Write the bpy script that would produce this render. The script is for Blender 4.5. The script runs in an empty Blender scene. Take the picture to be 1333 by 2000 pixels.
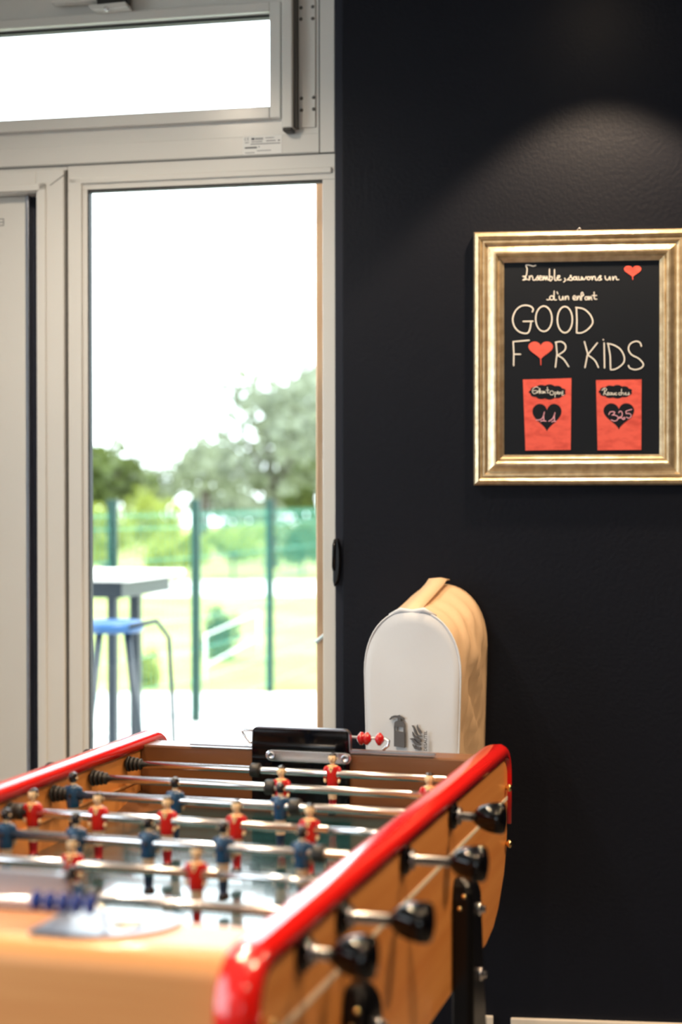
import bpy, bmesh, math, random
import numpy as np
from mathutils import Matrix, Vector
random.seed(7); rng = np.random.default_rng(7)
SC = bpy.context.scene
COL = SC.collection
PI = math.pi
# ------------------------------------------------------------------ camera
EYE = 1.435                      # eye height above the floor
F, PITCH, ROLL = 3100.0, 0.0085, 0.0012
def ray(px, py):
    X, Z, Y = (px-666.5)/F, -(py-1000)/F, 1.0
    c, s = math.cos(ROLL), math.sin(ROLL); x = X*c+Z*s; z = -X*s+Z*c
    c, s = math.cos(PITCH), math.sin(PITCH)
    return Vector((x, Y*c+z*s, -Y*s+z*c))
fw = ray(666.5, 1000).normalized(); rt = (ray(1666.5, 1000)-ray(666.5, 1000)).normalized(); up = rt.cross(fw)
cam = bpy.data.cameras.new('camera'); co = bpy.data.objects.new('camera', cam); COL.objects.link(co)
co.matrix_world = Matrix(((rt.x, up.x, -fw.x, 0), (rt.y, up.y, -fw.y, 0), (rt.z, up.z, -fw.z, EYE), (0, 0, 0, 1)))
cam.sensor_fit = 'VERTICAL'; cam.sensor_height = 36; cam.lens = F/2000*36
cam.clip_start = .05; cam.clip_end = 300
cam.dof.use_dof = True; cam.dof.focus_distance = 3.45; cam.dof.aperture_fstop = 2.2; cam.dof.aperture_blades = 0
SC.camera = co
# ------------------------------------------------------------------ world, sun, exposure
W = bpy.data.worlds.new('sky'); SC.world = W; W.use_nodes = True
bg = W.node_tree.nodes['Background']; bg.inputs[0].default_value = (.86, .93, 1, 1); bg.inputs[1].default_value = 5.0
sun = bpy.data.lights.new('sun', 'SUN'); sun.energy = 5; sun.angle = .02; sun.color = (1, .95, .86)
so = bpy.data.objects.new('sun', sun); COL.objects.link(so); so.rotation_euler = Vector((-.35, .55, -.9)).to_track_quat('-Z', 'Y').to_euler()
V = SC.view_settings; V.view_transform = 'Standard'; V.look = 'None'; V.gamma = 1; V.exposure = 0.35; V.use_curve_mapping = False
SC.cycles.max_bounces = 8; SC.cycles.transparent_max_bounces = 12; SC.cycles.sample_clamp_indirect = 6; SC.cycles.use_denoising = True
# ------------------------------------------------------------------ materials
def mat(name, col, rough=.5, metal=0, spec=.5, coat=0, noise=None, bump=None, emit=None, trans=None):
    m = bpy.data.materials.new(name); m.use_nodes = True; nt = m.node_tree; b = nt.nodes['Principled BSDF']
    b.inputs['Base Color'].default_value = (*col, 1); b.inputs['Roughness'].default_value = rough
    b.inputs['Metallic'].default_value = metal; b.inputs['Specular IOR Level'].default_value = spec
    b.inputs['Coat Weight'].default_value = coat; b.inputs['Coat Roughness'].default_value = .08
    if emit: b.inputs['Emission Color'].default_value = (*emit[0], 1); b.inputs['Emission Strength'].default_value = emit[1]
    def nz(scale, sc3, det=4):
        tc = nt.nodes.new('ShaderNodeTexCoord'); mp = nt.nodes.new('ShaderNodeMapping'); mp.inputs['Scale'].default_value = sc3
        n = nt.nodes.new('ShaderNodeTexNoise'); n.inputs['Scale'].default_value = scale; n.inputs['Detail'].default_value = det
        nt.links.new(tc.outputs['Object'], mp.inputs[0]); nt.links.new(mp.outputs[0], n.inputs['Vector']); return n
    if noise:                       # (second colour, scale, stretch, lo, hi)
        c2, sc, st, lo, hi = noise
        n = nz(sc, st); r = nt.nodes.new('ShaderNodeValToRGB')
        r.color_ramp.elements[0].position = lo; r.color_ramp.elements[0].color = (*col, 1)
        r.color_ramp.elements[1].position = hi; r.color_ramp.elements[1].color = (*c2, 1)
        nt.links.new(n.outputs['Fac'], r.inputs[0]); nt.links.new(r.outputs[0], b.inputs['Base Color'])
    if bump:                        # (scale, stretch, strength)
        n = nz(bump[0], bump[1]); bp = nt.nodes.new('ShaderNodeBump'); bp.inputs['Strength'].default_value = bump[2]; bp.inputs['Distance'].default_value = .01
        nt.links.new(n.outputs['Fac'], bp.inputs['Height']); nt.links.new(bp.outputs[0], b.inputs['Normal'])
    if trans:
        b.inputs['Subsurface Weight'].default_value = 0
        t = nt.nodes.new('ShaderNodeBsdfTranslucent'); t.inputs[0].default_value = (*trans, 1)
        mx = nt.nodes.new('ShaderNodeMixShader'); mx.inputs[0].default_value = .4
        o = nt.nodes['Material Output']; nt.links.new(b.outputs[0], mx.inputs[1]); nt.links.new(t.outputs[0], mx.inputs[2]); nt.links.new(mx.outputs[0], o.inputs[0])
    return m
M = {}
M['white'] = mat('white_lacquer', (.74, .725, .69), .24, bump=(60, (1, 1, .2), .02))
M['groove'] = mat('shadow_gap', (.12, .115, .105), .7)
M['gasket'] = mat('rubber_gasket', (.012, .012, .014), .6)
M['navy'] = mat('navy_wall_paint', (.0034, .0048, .0105), .50, spec=.22, bump=(90, (1, 1, 1), .12))
M['navyband'] = mat('navy_trim_and_gap_shade', (.006, .009, .022), .6)  # navy of the wall's edge trim, also the painted shade in the door gap
M['warmwall'] = mat('brown_wall_paint', (.55, .33, .18), .8)
M['plaster'] = mat('plaster', (.62, .60, .56), .9)
M['floor'] = mat('floor_tiles', (.07, .06, .055), .4, noise=((.11, .10, .09), 3, (1, 1, 1), .3, .7))
M['skirt'] = mat('skirting', (.74, .68, .60), .45)
M['wood'] = mat('varnished_maple', (.68, .25, .058), .40, coat=.5, noise=((.80, .34, .095), 3.2, (3.5, .35, 11), .3, .72))
M['woodend'] = mat('varnished_maple_end', (.60, .25, .080), .38, coat=.15, noise=((.72, .35, .13), 3.2, (.4, 3.5, 9), .3, .72))
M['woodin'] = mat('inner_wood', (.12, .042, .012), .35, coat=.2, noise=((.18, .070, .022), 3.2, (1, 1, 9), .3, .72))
M['redrail'] = mat('red_plastic', (.70, .010, .007), .16, coat=.55)
M['chrome'] = mat('chrome', (.86, .86, .90), .21, 1)
M['steel'] = mat('steel', (.46, .47, .52), .30, 1)
M['brass'] = mat('brass', (.80, .56, .26), .22, 1)
M['black'] = mat('black_plastic', (.002, .002, .003), .06, spec=.4)
M['blackmat'] = mat('black_rubber', (.012, .011, .010), .45)
M['iron'] = mat('black_cast_iron', (.003, .003, .004), .28, spec=.3)
M['field'] = mat('green_linoleum', (.009, .05, .056), .20, coat=.9, bump=(35, (1, 1, 1), .06))
M['line'] = mat('pale_inlay', (.80, .72, .58), .4)
M['redpaint'] = mat('red_paint', (.50, .008, .006), .25, coat=.4)
M['redsock'] = mat('dark_red_paint', (.30, .004, .010), .3, coat=.3)
M['bluepaint'] = mat('blue_paint', (.006, .052, .135), .25, coat=.4)
M['bluesock'] = mat('navy_paint', (.006, .022, .065), .3, coat=.3)
M['shoe'] = mat('shoe_paint', (.012, .007, .006), .35)
M['skin'] = mat('figure_skin', (.82, .60, .36), .4)
M['shorts'] = mat('figure_shorts', (.70, .52, .36), .45)
M['hair'] = mat('figure_hair', (.010, .007, .010), .25, coat=.4)
M['collar'] = mat('figure_collar', (.85, .60, .25), .4)
M['bluebead'] = mat('blue_bead', (.004, .025, .22), .25, coat=.4)
M['redbead'] = mat('red_bead', (.42, .004, .008), .2, coat=.5)
M['gold'] = mat('champagne_gold', (.66, .50, .30), .32, .8, noise=((.86, .71, .48), 40, (1, 1, 1), .35, .65), bump=(120, (1, 1, 1), .1))
M['board'] = mat('chalkboard', (.007, .010, .016), .6, spec=.2)
M['chalk'] = mat('white_chalk_pen', (.82, .80, .74), .8)
M['pink'] = mat('pink_chalk_pen', (.86, .42, .52), .8)
M['redink'] = mat('red_chalk_pen', (.86, .12, .085), .8, noise=((.60, .06, .045), 28, (1, 1, 2), .45, .8))
M['cloth'] = mat('white_cover_cloth', (.66, .67, .70), .5, bump=(9, (1, 1, 1), .25))
M['beige'] = mat('beige_cover_cloth', (.80, .56, .35), .55, bump=(9, (1, 1, .5), .4))
M['grey'] = mat('grey_print', (.10, .10, .11), .7)
M['sticker'] = mat('sticker_paper', (.92, .91, .88), .5)
M['timber'] = mat('timber_post', (.66, .33, .17), .6, noise=((.80, .48, .30), 5, (6, 6, .6), .3, .7))
M['terrace'] = mat('pale_concrete', (.62, .61, .58), .8)
M['grass'] = mat('lawn', (.16, .21, .025), .9, noise=((.34, .34, .10), .8, (1, 1, 1), .35, .65))
M['post'] = mat('green_post', (.001, .028, .020), .4)
M['wire'] = mat('green_wire', (.05, .30, .23), .4)
M['whitepaint'] = mat('white_paint', (.8, .8, .78), .4)
M['bluetable'] = mat('grey_blue_metal', (.006, .014, .024), .4)
M['palebl'] = mat('pale_blue_metal', (.10, .19, .27), .4)
M['blueseat'] = mat('blue_seat', (.015, .08, .22), .4)
M['leafA'] = mat('grey_green_leaf', (.17, .20, .15), .7, trans=(.28, .31, .20))
M['leafB'] = mat('yellow_green_leaf', (.20, .25, .04), .7, trans=(.38, .42, .07))
M['leafC'] = mat('olive_leaf', (.07, .10, .025), .7, trans=(.15, .18, .04))
M['bark'] = mat('bark', (.06, .05, .045), .9)
M['lamp'] = mat('lamp_glow', (1, 1, 1), .5, emit=((1, .78, .52), 40))
def glassmat():
    m = bpy.data.materials.new('window_glass'); m.use_nodes = True; nt = m.node_tree; nt.nodes.clear()
    o = nt.nodes.new('ShaderNodeOutputMaterial'); t = nt.nodes.new('ShaderNodeBsdfTransparent'); t.inputs[0].default_value = (.95, .98, .97, 1)
    g = nt.nodes.new('ShaderNodeBsdfGlossy'); g.inputs['Roughness'].default_value = .02
    f = nt.nodes.new('ShaderNodeFresnel'); f.inputs[0].default_value = 1.45; x = nt.nodes.new('ShaderNodeMixShader')
    nt.links.new(f.outputs[0], x.inputs[0]); nt.links.new(t.outputs[0], x.inputs[1]); nt.links.new(g.outputs[0], x.inputs[2]); nt.links.new(x.outputs[0], o.inputs[0])
    return m
M['glass'] = glassmat()
# ------------------------------------------------------------------ helpers
class MB:
    """collects shapes, links them as one mesh object"""
    def __init__(s): s.v = []; s.f = []; s.m = []; s.sm = []
    def add(s, vs, fs, mi=0, sm=False):
        n = len(s.v); s.v += [tuple(v) for v in vs]; s.f += [tuple(i+n for i in f) for f in fs]
        s.m += [mi]*len(fs) if isinstance(mi, int) else list(mi); s.sm += [sm]*len(fs); return s
    def box(s, a, b, mi=0):
        (x0, y0, z0), (x1, y1, z1) = a, b
        if x0 > x1: x0, x1 = x1, x0
        if y0 > y1: y0, y1 = y1, y0
        if z0 > z1: z0, z1 = z1, z0
        vs = [(x, y, z) for z in (z0, z1) for y in (y0, y1) for x in (x0, x1)]
        return s.add(vs, [(0, 2, 3, 1), (4, 5, 7, 6), (0, 1, 5, 4), (2, 6, 7, 3), (0, 4, 6, 2), (1, 3, 7, 5)], mi)
    def loft(s, rings, mi=0, sm=True, close=True, caps=(True, True)):
        n = len(rings[0]); vs = [p for r in rings for p in r]; fs = []; ms = []
        for i in range(len(rings)-1):
            for j in range(n if close else n-1):
                k = (j+1) % n; fs.append((i*n+j, i*n+k, (i+1)*n+k, (i+1)*n+j)); ms.append(mi if isinstance(mi, int) else mi[i])
        if caps[0]: fs.append(tuple(range(n))[::-1]); ms.append(ms[0])
        if caps[1]: fs.append(tuple((len(rings)-1)*n+j for j in range(n))); ms.append(ms[-2] if caps[0] else ms[-1])
        return s.add(vs, fs, ms, sm)
    def tube(s, pts, r, mi=0, n=10, sm=True):
        pts = [Vector(p) for p in pts]; rings = []; rr = r if hasattr(r, '__len__') else [r]*len(pts)
        up = None
        for i, p in enumerate(pts):
            t = (pts[min(i+1, len(pts)-1)]-pts[max(i-1, 0)]).normalized()
            if up is None: up = t.orthogonal().normalized()
            up = (up-t*up.dot(t)).normalized(); b = t.cross(up)
            rings.append([p+(up*math.cos(2*PI*k/n)+b*math.sin(2*PI*k/n))*rr[i] for k in range(n)])
        return s.loft(rings, mi, sm)
    def lathe(s, prof, axis='x', o=(0, 0, 0), mi=0, n=20):
        """prof: (along, radius)"""
        rings = []
        for a, r in prof:
            ring = []
            for k in range(n):
                c, d = r*math.cos(2*PI*k/n), r*math.sin(2*PI*k/n)
                p = {'x': (a, c, d), 'y': (d, a, c), 'z': (c, d, a)}[axis]; ring.append((p[0]+o[0], p[1]+o[1], p[2]+o[2]))
            rings.append(ring)
        return s.loft(rings, mi)
    def prism(s, poly, axis, a, b, mi=0, sm=False):
        """poly of 2-D points, extruded along axis from a to b"""
        f = {'x': lambda p, t: (t, p[0], p[1]), 'y': lambda p, t: (p[0], t, p[1]), 'z': lambda p, t: (p[0], p[1], t)}[axis]
        n = len(poly); vs = [f(p, a) for p in poly]+[f(p, b) for p in poly]
        fs = [tuple(range(n))[::-1], tuple(range(n, 2*n))]+[(i, (i+1) % n, n+(i+1) % n, n+i) for i in range(n)]
        return s.add(vs, fs, mi, sm)
    def build(s, name, mats, parent=None, loc=(0, 0, 0), bevel=0, label=None, fix=True):
        me = bpy.data.meshes.new(name); me.from_pydata(s.v, [], s.f)
        for m in (mats if isinstance(mats, (list, tuple)) else [mats]): me.materials.append(M[m])
        me.polygons.foreach_set('material_index', s.m); me.polygons.foreach_set('use_smooth', s.sm)
        if fix:
            bm = bmesh.new(); bm.from_mesh(me); bmesh.ops.recalc_face_normals(bm, faces=bm.faces); bm.to_mesh(me); bm.free()
        me.update()
        o = bpy.data.objects.new(name, me); COL.objects.link(o); o.location = loc
        if parent: o.parent = parent
        if bevel:
            d = o.modifiers.new('bevel', 'BEVEL'); d.width = bevel; d.segments = 2; d.limit_method = 'ANGLE'; d.angle_limit = .6
        if label: o['label'] = label
        return o
def empty(name, loc=(0, 0, 0), rz=0, label=None, cat=None, group=None, kind=None):
    o = bpy.data.objects.new(name, None); o.empty_display_size = .05; COL.objects.link(o); o.location = loc; o.rotation_euler = (0, 0, rz)
    return tag(o, label, cat, group, kind)
def tag(o, label=None, cat=None, group=None, kind=None):
    if label: o['label'] = label
    if cat: o['category'] = cat
    if group: o['group'] = group
    if kind: o['kind'] = kind
    return o
def arc(cx, cy, r, a0, a1, n=6):
    return [(cx+r*math.cos(math.radians(a0+(a1-a0)*i/n)), cy+r*math.sin(math.radians(a0+(a1-a0)*i/n))) for i in range(n+1)]
def smooth(pts, k=5):
    """Catmull-Rom through 2-D points"""
    if len(pts) < 3: return pts
    P = [pts[0]]+list(pts)+[pts[-1]]; out = []
    for i in range(1, len(P)-2):
        for j in range(k):
            t = j/k
            out.append(tuple(.5*((2*P[i][d])+(-P[i-1][d]+P[i+1][d])*t+(2*P[i-1][d]-5*P[i][d]+4*P[i+1][d]-P[i+2][d])*t*t+(-P[i-1][d]+3*P[i][d]-3*P[i+1][d]+P[i+2][d])*t**3) for d in (0, 1)))
    return out+[pts[-1]]
class Plane:
    """an upright plane in the room; local x along it, local y away from the room, z up"""
    def __init__(s, o, deg):
        a = math.radians(deg); s.o = Vector(o); s.a = -a
        s.d = Vector((math.cos(a), -math.sin(a), 0)); s.n = Vector((math.sin(a), math.cos(a), 0))
    def at(s, px, py, y=0):
        d = ray(px, py); e = Vector((0, 0, EYE)); t = ((s.o-e).dot(s.n)+y)/d.dot(s.n); p = e+d*t-s.o
        return p.dot(s.d), p.z
    def root(s, name, **k):
        return empty(name, s.o, s.a, **k)
def portal(loc, rot, sx, sy):
    l = bpy.data.lights.new('portal', 'AREA'); l.shape = 'RECTANGLE'; l.size = sx; l.size_y = sy; l.cycles.is_portal = True
    o = bpy.data.objects.new('daylight_portal', l); COL.objects.link(o); o.location = loc; o.rotation_euler = rot

# ================================================================== THE ROOM
WW = Plane((0, 4.23, 0), 12)      # window wall
DW = Plane((0, 4.197, 0), 6)      # navy wall
XL, XR, YB, HC = -3.2, 2.6, -3.2, 2.92
MB().box((XL-.2, YB-.2, -.12), (XR+.2, 5.05, 0)).build('floor', 'floor')['kind'] = 'structure'
MB().prism([(XL-.2, YB-.2), (XR+.2, YB-.2), (XR+.2, 4.0), (.0, 4.27), (XL-.2, 4.99)], 'z', HC, HC+.15).build('ceiling', 'plaster')['kind'] = 'structure'
def wall_open(name, x0, x1, holes, m, axis, at, th):
    """wall along an axis with window holes (a0,a1,z0,z1)"""
    b = MB(); cuts = sorted(holes); a = x0
    def bx(p, q, z0, z1):
        if axis == 'y': b.box((at, p, z0), (at+th, q, z1))
        else: b.box((p, at, z0), (q, at+th, z1))
    for h in cuts:
        bx(a, h[0], 0, HC); bx(h[0], h[1], 0, h[2]); bx(h[0], h[1], h[3], HC); a = h[1]
    bx(a, x1, 0, HC)
    o = b.build(name, m); o['kind'] = 'structure'; return o
wall_open('wall_left', YB, 4.95, [(-.9, 2.7, .4, 2.75)], 'plaster', 'y', XL-.2, .2)
wall_open('wall_back', XL, XR, [(-2.6, -1.0, .9, 2.5)], 'warmwall', 'x', YB-.2, .2)
wall_open('wall_right', YB, 3.95, [], 'navy', 'y', XR, .2)
portal((XL-.1, .9, 1.57), (0, -PI/2, 0), 2.35, 3.6)
portal((-1.8, YB-.1, 1.7), (PI/2, 0, 0), 1.6, 1.6)
def side_window(name, fn, a0, a1, z0, z1):
    r = empty(name, kind='structure'); b = MB()
    for p, q, c, d in ((a0, a0+.06, z0, z1), (a1-.06, a1, z0, z1), (a0, a1, z0, z0+.06), (a0, a1, z1-.06, z1), ((a0+a1)/2-.04, (a0+a1)/2+.04, z0, z1)): fn(b, p, q, c, d, .06)
    b.build('window_frame', 'white', r, bevel=.004); g = MB(); fn(g, a0+.05, a1-.05, z0+.05, z1-.05, .006); g.build('pane', 'glass', r)
side_window('window_2', lambda b, p, q, c, d, t: b.box((XL-.1-t/2, p, c), (XL-.1+t/2, q, d)), -.9, 2.7, .4, 2.75)
side_window('window_3', lambda b, p, q, c, d, t: b.box((p, YB-.1-t/2, c), (q, YB-.1+t/2, d)), -2.6, -1.0, .9, 2.5)

# navy wall
nw = DW.root('wall_front', kind='structure')
sL = DW.at(669, 900)[0]; s0 = DW.at(654, 900)[0]
MB().box((sL, 0, 0), (2.66, .13, HC)).build('wall_panel', 'navy', nw, bevel=.003)
MB().box((s0, .014, 0), (sL+.002, .13, HC)).build('edge_trim', 'navyband', nw, bevel=.002)
# joint of the wall panel at the right edge of the frame
# small black latch on the edge of the navy wall
lt = DW.root('wall_latch'); tag(lt, 'small black latch on the left edge of the navy wall', 'latch')
x, z = DW.at(657, 1098)
MB().prism([(x-.008, z-.05), (x-.004, z-.066), (x+.007, z-.045), (x+.011, z-.01), (x+.011, z+.03), (x+.006, z+.062), (x-.004, z+.062), (x-.008, z+.02)], 'y', -.012, .014).build('latch_plate', 'iron', lt, bevel=.003)
MB().tube([(x-.005, -.012, z-.02), (x-.005, -.024, z-.01), (x-.004, -.024, z+.045), (x-.002, -.010, z+.058)], .004).build('latch_lever', 'iron', lt)
# skirting on the navy wall, in two lengths
for i, (a, b) in enumerate(((930, 964), (998, 1226))):
    xa, za = DW.at(a, 1984.5, -.014); xb = DW.at(b, 1996, -.014)[0]
    if i == 1: za = DW.at(1000, 1989.5, -.014)[1]; xb = xa + .6
    r = DW.root('baseboard_front' if i == 0 else 'baseboard_front.001', kind='structure')
    MB().box((xa, -.014, 0), (xb, 0, za)).build('skirting_board', 'skirt', r, bevel=.003)

# ---------------------------------------------------------------- window wall (white lacquered aluminium)
def S(px, py=900, y=0): return WW.at(px, py, y)[0]
def Z(px, py, y=0): return WW.at(px, py, y)[1]
sR = S(656); SLF = -3.32
zT0 = Z(400, 361)                 # underside of the head over the glazed door
zTr = Z(640, 300)                 # joint above the door heads
zSb = Z(548, 230, -.02)           # bottom of the vent sash
zGb = Z(533, 212, .01); zGt = Z(533, 28, .01); zSt = Z(300, 18, -.02)
zTop = HC
ztop_d = Z(400, 361)
g0, g1 = S(173), S(631)           # glazed opening
ws = WW.root('wall_window', kind='structure')
b = MB()
b.box((SLF, .0, zTr), (sR, .08, zSb-.0))                     # transom above the doors
b.box((S(548)+.0, .0, zSb), (sR, .08, zTop))                 # field right of the vent
b.box((SLF, .0, zSt), (S(548), .08, zTop))                   # field above the vent
b.box((SLF, .0, 2.0), (S(-700), .08, zTop))
b.build('fixed_panel', 'white', ws)
MB().box((SLF, -.004, Z(470, 268)), (S(627), 0, zTr+.004)).build('transom_board', 'white', ws, bevel=.002)
MB().box((S(627), -.008, zTr+.002), (sR, 0, zTop)).build('jamb_board', 'white', ws, bevel=.002)
# grooves between profiles, real recess lines as dark thin gaskets
gb = MB()
gb.box((S(625.3), -.0082, Z(625, 300)), (S(627.2), 0, zTop))
gb.box((SLF, -.0045, zTr-.001), (sR, .0, zTr+.0015))
gb.build('joint_gasket', 'groove', ws)
# plate with rivets beside the vent
MB().box((S(581), -.005, Z(600, 250)), (S(618), 0, zTop)).build('hinge_plate', 'white', ws, bevel=.0015)
for px, py in ((588, 15), (611, 13), (588, 37), (611, 36), (589, 192), (613, 190), (589, 215), (613, 213)):
    x, z = WW.at(px, py, -.006); MB().lathe([(-.0075, .0005), (-.0075, .0035), (-.005, .005), (-.003, .005)], 'y', (x, 0, z), n=12).build('rivet', 'groove', ws)
# lock bar of the vent
ab = MB(); x0, x1 = S(551, 100, -.04), S(572, 100, -.04); zb = Z(562, 250, -.04)
ab.box((x0, -.045, zb), (x1, -.0, zTop)); a_ = ab.build('opener_rod_cover', 'white', ws, bevel=.004)
MB().box((x0+.002, -.043, zb-.008), (x1-.002, -.006, zb+.001)).build('end_cap', 'blackmat', a_, bevel=.002)
MB().box((x1, -.028, zb+.004), (x1+.008, 0, zTop)).build('rod_track', 'groove', a_)
# sticker
x0, z0 = WW.at(475, 303, -.0046); x1, z1 = WW.at(551, 263, -.0046)
MB().box((x0, -.0052, z0), (x1, -.0042, z1)).build('sticker', 'sticker', ws, label='small white printed sticker')
stk = ws.children[-1]; sb = MB(); w_, h_ = x1-x0, z1-z0
def sl(a, b_, c, d): sb.box((x0+a*w_, -.0055, z1-d*h_), (x0+b_*w_, -.0050, z1-c*h_))
for a, b_, c, d in ((.22, .30, .10, .22), (.32, .52, .12, .16), (.32, .52, .19, .22), (.22, .50, .30, .335), (.58, .80, .12, .15), (.60, .84, .27, .31), (.90, .95, .26, .32), (.20, .96, .42, .455), (.05, .15, .33, .36), (.05, .36, .585, .665), (.40, .43, .57, .62), (.36, .72, .79, .82), (.05, .30, .88, .91)): sl(a, b_, c, d)
sb.build('printed_lines', 'grey', stk) if False else None
# CE letters as arcs
def ribbon(mb, pts, w, plane_y, closed=False):
    pts = [Vector((p[0], p[1])) for p in pts]; L = []; R_ = []; n = len(pts)
    for i, p in enumerate(pts):
        a = pts[(i-1) % n] if closed else pts[max(i-1, 0)]; c = pts[(i+1) % n] if closed else pts[min(i+1, n-1)]
        t = (c-a); t = t.normalized() if t.length > 1e-9 else Vector((1, 0)); q = Vector((-t.y, t.x))*w
        L.append((p.x+q.x, plane_y, p.y+q.y)); R_.append((p.x-q.x, plane_y, p.y-q.y))
    m = n if closed else n-1
    mb.add(L+R_, [(i, (i+1) % n, n+(i+1) % n, n+i) for i in range(m)])
    if not closed:
        for p in (pts[0], pts[-1]):
            k = 8; mb.add([(p.x+w*math.cos(2*PI*j/k), plane_y, p.y+w*math.sin(2*PI*j/k)) for j in range(k)], [tuple(range(k))])
for cx in (.075, .14):
    ribbon(sb, [(x0+cx*w_+.022*w_*math.cos(a), z1-.16*h_+.08*h_*math.sin(a)) for a in [PI*(.4+1.2*i/8) for i in range(9)]], .0006, -.0056)
sb.box((x0+.12*w_, -.0058, z1-.165*h_), (x0+.15*w_, -.0053, z1-.15*h_))
sb.build('printed_lines', 'grey', stk)
# right door head/jambs (glazed leaf)
d1 = WW.root('door_1', kind='structure')
b = MB(); xm = S(134); xo = S(651)
b.box((xm, -.002, 0), (g0, .024, zT0)); b.box((g1, -.002, 0), (sR, .024, zT0)); b.box((xm, -.002, zT0), (sR, .024, zTr)); b.box((g0, -.002, 0), (g1, .024, .12))
b.build('door_frame', 'white', d1, bevel=.002)
b = MB()                                                     # raised outer lip
b.box((S(140), -.010, .0), (S(163), -.002, Z(150, 348))); b.box((S(140), -.010, Z(300, 354)), (S(650), -.002, Z(400, 338)))
b.build('cover_strip', 'white', d1, bevel=.003)
b = MB(); t = .006
b.box((g0, -.001, .12), (g0+t*.6, .024, zT0)); b.box((g1-.002, .012, .12), (g1, .024, zT0)); b.box((g0, -.001, zT0-t), (g1, .024, zT0)); b.build('glazing_gasket', 'gasket', d1)
MB().box((g0, .012, .12), (g1, .018, zT0)).build('pane', 'glass', d1)
# left door: open leaf with opaque white panel and a dark gap
d2 = WW.root('door_2', kind='structure')
e0, e1 = S(-330), S(76); zL = Z(30, 380)
b = MB()
ztd = Z(60, 336)
b.box((e1, -.016, 0), (S(130), .07, ztd)); b.box((e0, -.0158, zL), (e1, .07, ztd)); b.box((e0-.1, -.016, 0), (e0, .07, ztd))
b.build('door_frame', 'white', d2, bevel=.004)
b = MB(); b.box((S(82), -.022, 0), (S(96), -.016, Z(60, 362))); b.box((e0, -.022, Z(60, 376)), (S(96), -.016, Z(60, 362))); b.build('cover_strip', 'white', d2, bevel=.003)
gb = MB(); gb.box((S(131), -.004, 0), (S(133.5), .05, ztd)); 
gb.build('joint_gasket', 'groove', d2)
mt = MB(); xa, za = WW.at(97, 362, -.0165); xb, zb_ = WW.at(129, 338, -.0165)
mt.add([(xa, -.0168, za), (xa+.002, -.0168, za-.001), (xb+.002, -.0168, zb_-.001), (xb, -.0168, zb_)], [(0, 1, 2, 3)]); mt.build('mitre_joint', 'groove', d2)
MB().box((S(50), .05, 0), (e1, .07, zL)).build('gap_shade_strip', 'navyband', d2)  # dark strip filling the gap beside the leaf, its shade put in as colour
b = MB(); b.box((e0, .025, 0), (S(45), .055, zL)); b.build('leaf_panel', 'white', d2, bevel=.004)
MB().box((S(45), .018, 0), (S(52), .055, zL)).build('edge_profile', 'steel', d2, bevel=.002)
tg = MB(); x, z = WW.at(3, 434, .0245)
for q in ((-.012, .009), (-.012, 0), (-.012, -.009)): tg.box((x+q[0], .0244, z+q[1]-.001), (x+.006, .025, z+q[1]+.001))
tg.box((x+.005, .0244, z-.009), (x+.007, .025, z+.010)); tg.build('small_mark', 'grey', d2)
# rest of the window wall left of the frame edge: another glazed bay
w1 = WW.root('window_4', kind='structure'); a0, a1 = SLF+.12, e0-.2
b = MB()
for p, q, c, d in ((SLF, a0, 0, 2.0), (a1, e0-.1, 0, 2.0), (a0, a1, 0, .15), (a0, a1, 1.9, 2.0)): b.box((p, 0, c), (q, .07, d))
b.build('window_frame', 'white', w1, bevel=.003); MB().box((a0, .03, .15), (a1, .036, 1.9)).build('pane', 'glass', w1)
MB().box((e0-.1, 0, ztd-.0), (S(133), .07, zTr)).build('head_board', 'white', ws)
# vent window above
v1 = WW.root('window_1', kind='structure'); sv0, sv1 = S(-330, 100, -.02), S(548, 100, -.02); gv1 = S(532, 100, .01)
b = MB()
b.box((gv1, -.02, zSb), (sv1, .06, zSt)); b.box((sv0, -.02, zSb), (sv0+.06, .06, zSt)); b.box((sv0+.06, -.02, zSb), (gv1, .06, zGb)); b.box((sv0+.06, -.02, zGt), (gv1, .06, zSt))
b.build('sash', 'white', v1, bevel=.003)
b = MB(); b.box((sv0+.06, .01, zGt-.006), (gv1, .04, zGt)); b.box((gv1-.004, .01, zGb), (gv1, .04, zGt)); b.build('glazing_gasket', 'gasket', v1)
MB().box((sv0+.06, .02, zGb), (gv1, .026, zGt)).build('pane', 'glass', v1)
c_ = WW.root('window_opener'); tag(c_, 'grey opener mechanism mounted above the high vent window', 'opener')
xa, za = WW.at(100, 8, -.05); xb, zb_ = WW.at(190, -12, -.05)
MB().box((xa, -.055, za), (xb, -.02, za+.05)).build('arm', 'white', c_, bevel=.004)
xa, za = WW.at(173, 20, -.06); xb, zb_ = WW.at(250, 8, -.06)
MB().prism([(xa, za+.013), (xa+.01, za), (xb-.0, za+.001), (xb-.006, za+.016)], 'y', -.065, -.02).build('bracket', 'white', c_, bevel=.003)
MB().box((xa+.02, -.05, za+.016), (xb-.005, -.02, za+.06)).build('gear_box', 'blackmat', c_, bevel=.003)
xs, zs = WW.at(208, 18, -.066); MB().lathe([(-.071, .001), (-.071, .006), (-.065, .007)], 'y', (xs, 0, zs), n=12).build('screw', 'chrome', c_)

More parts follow.
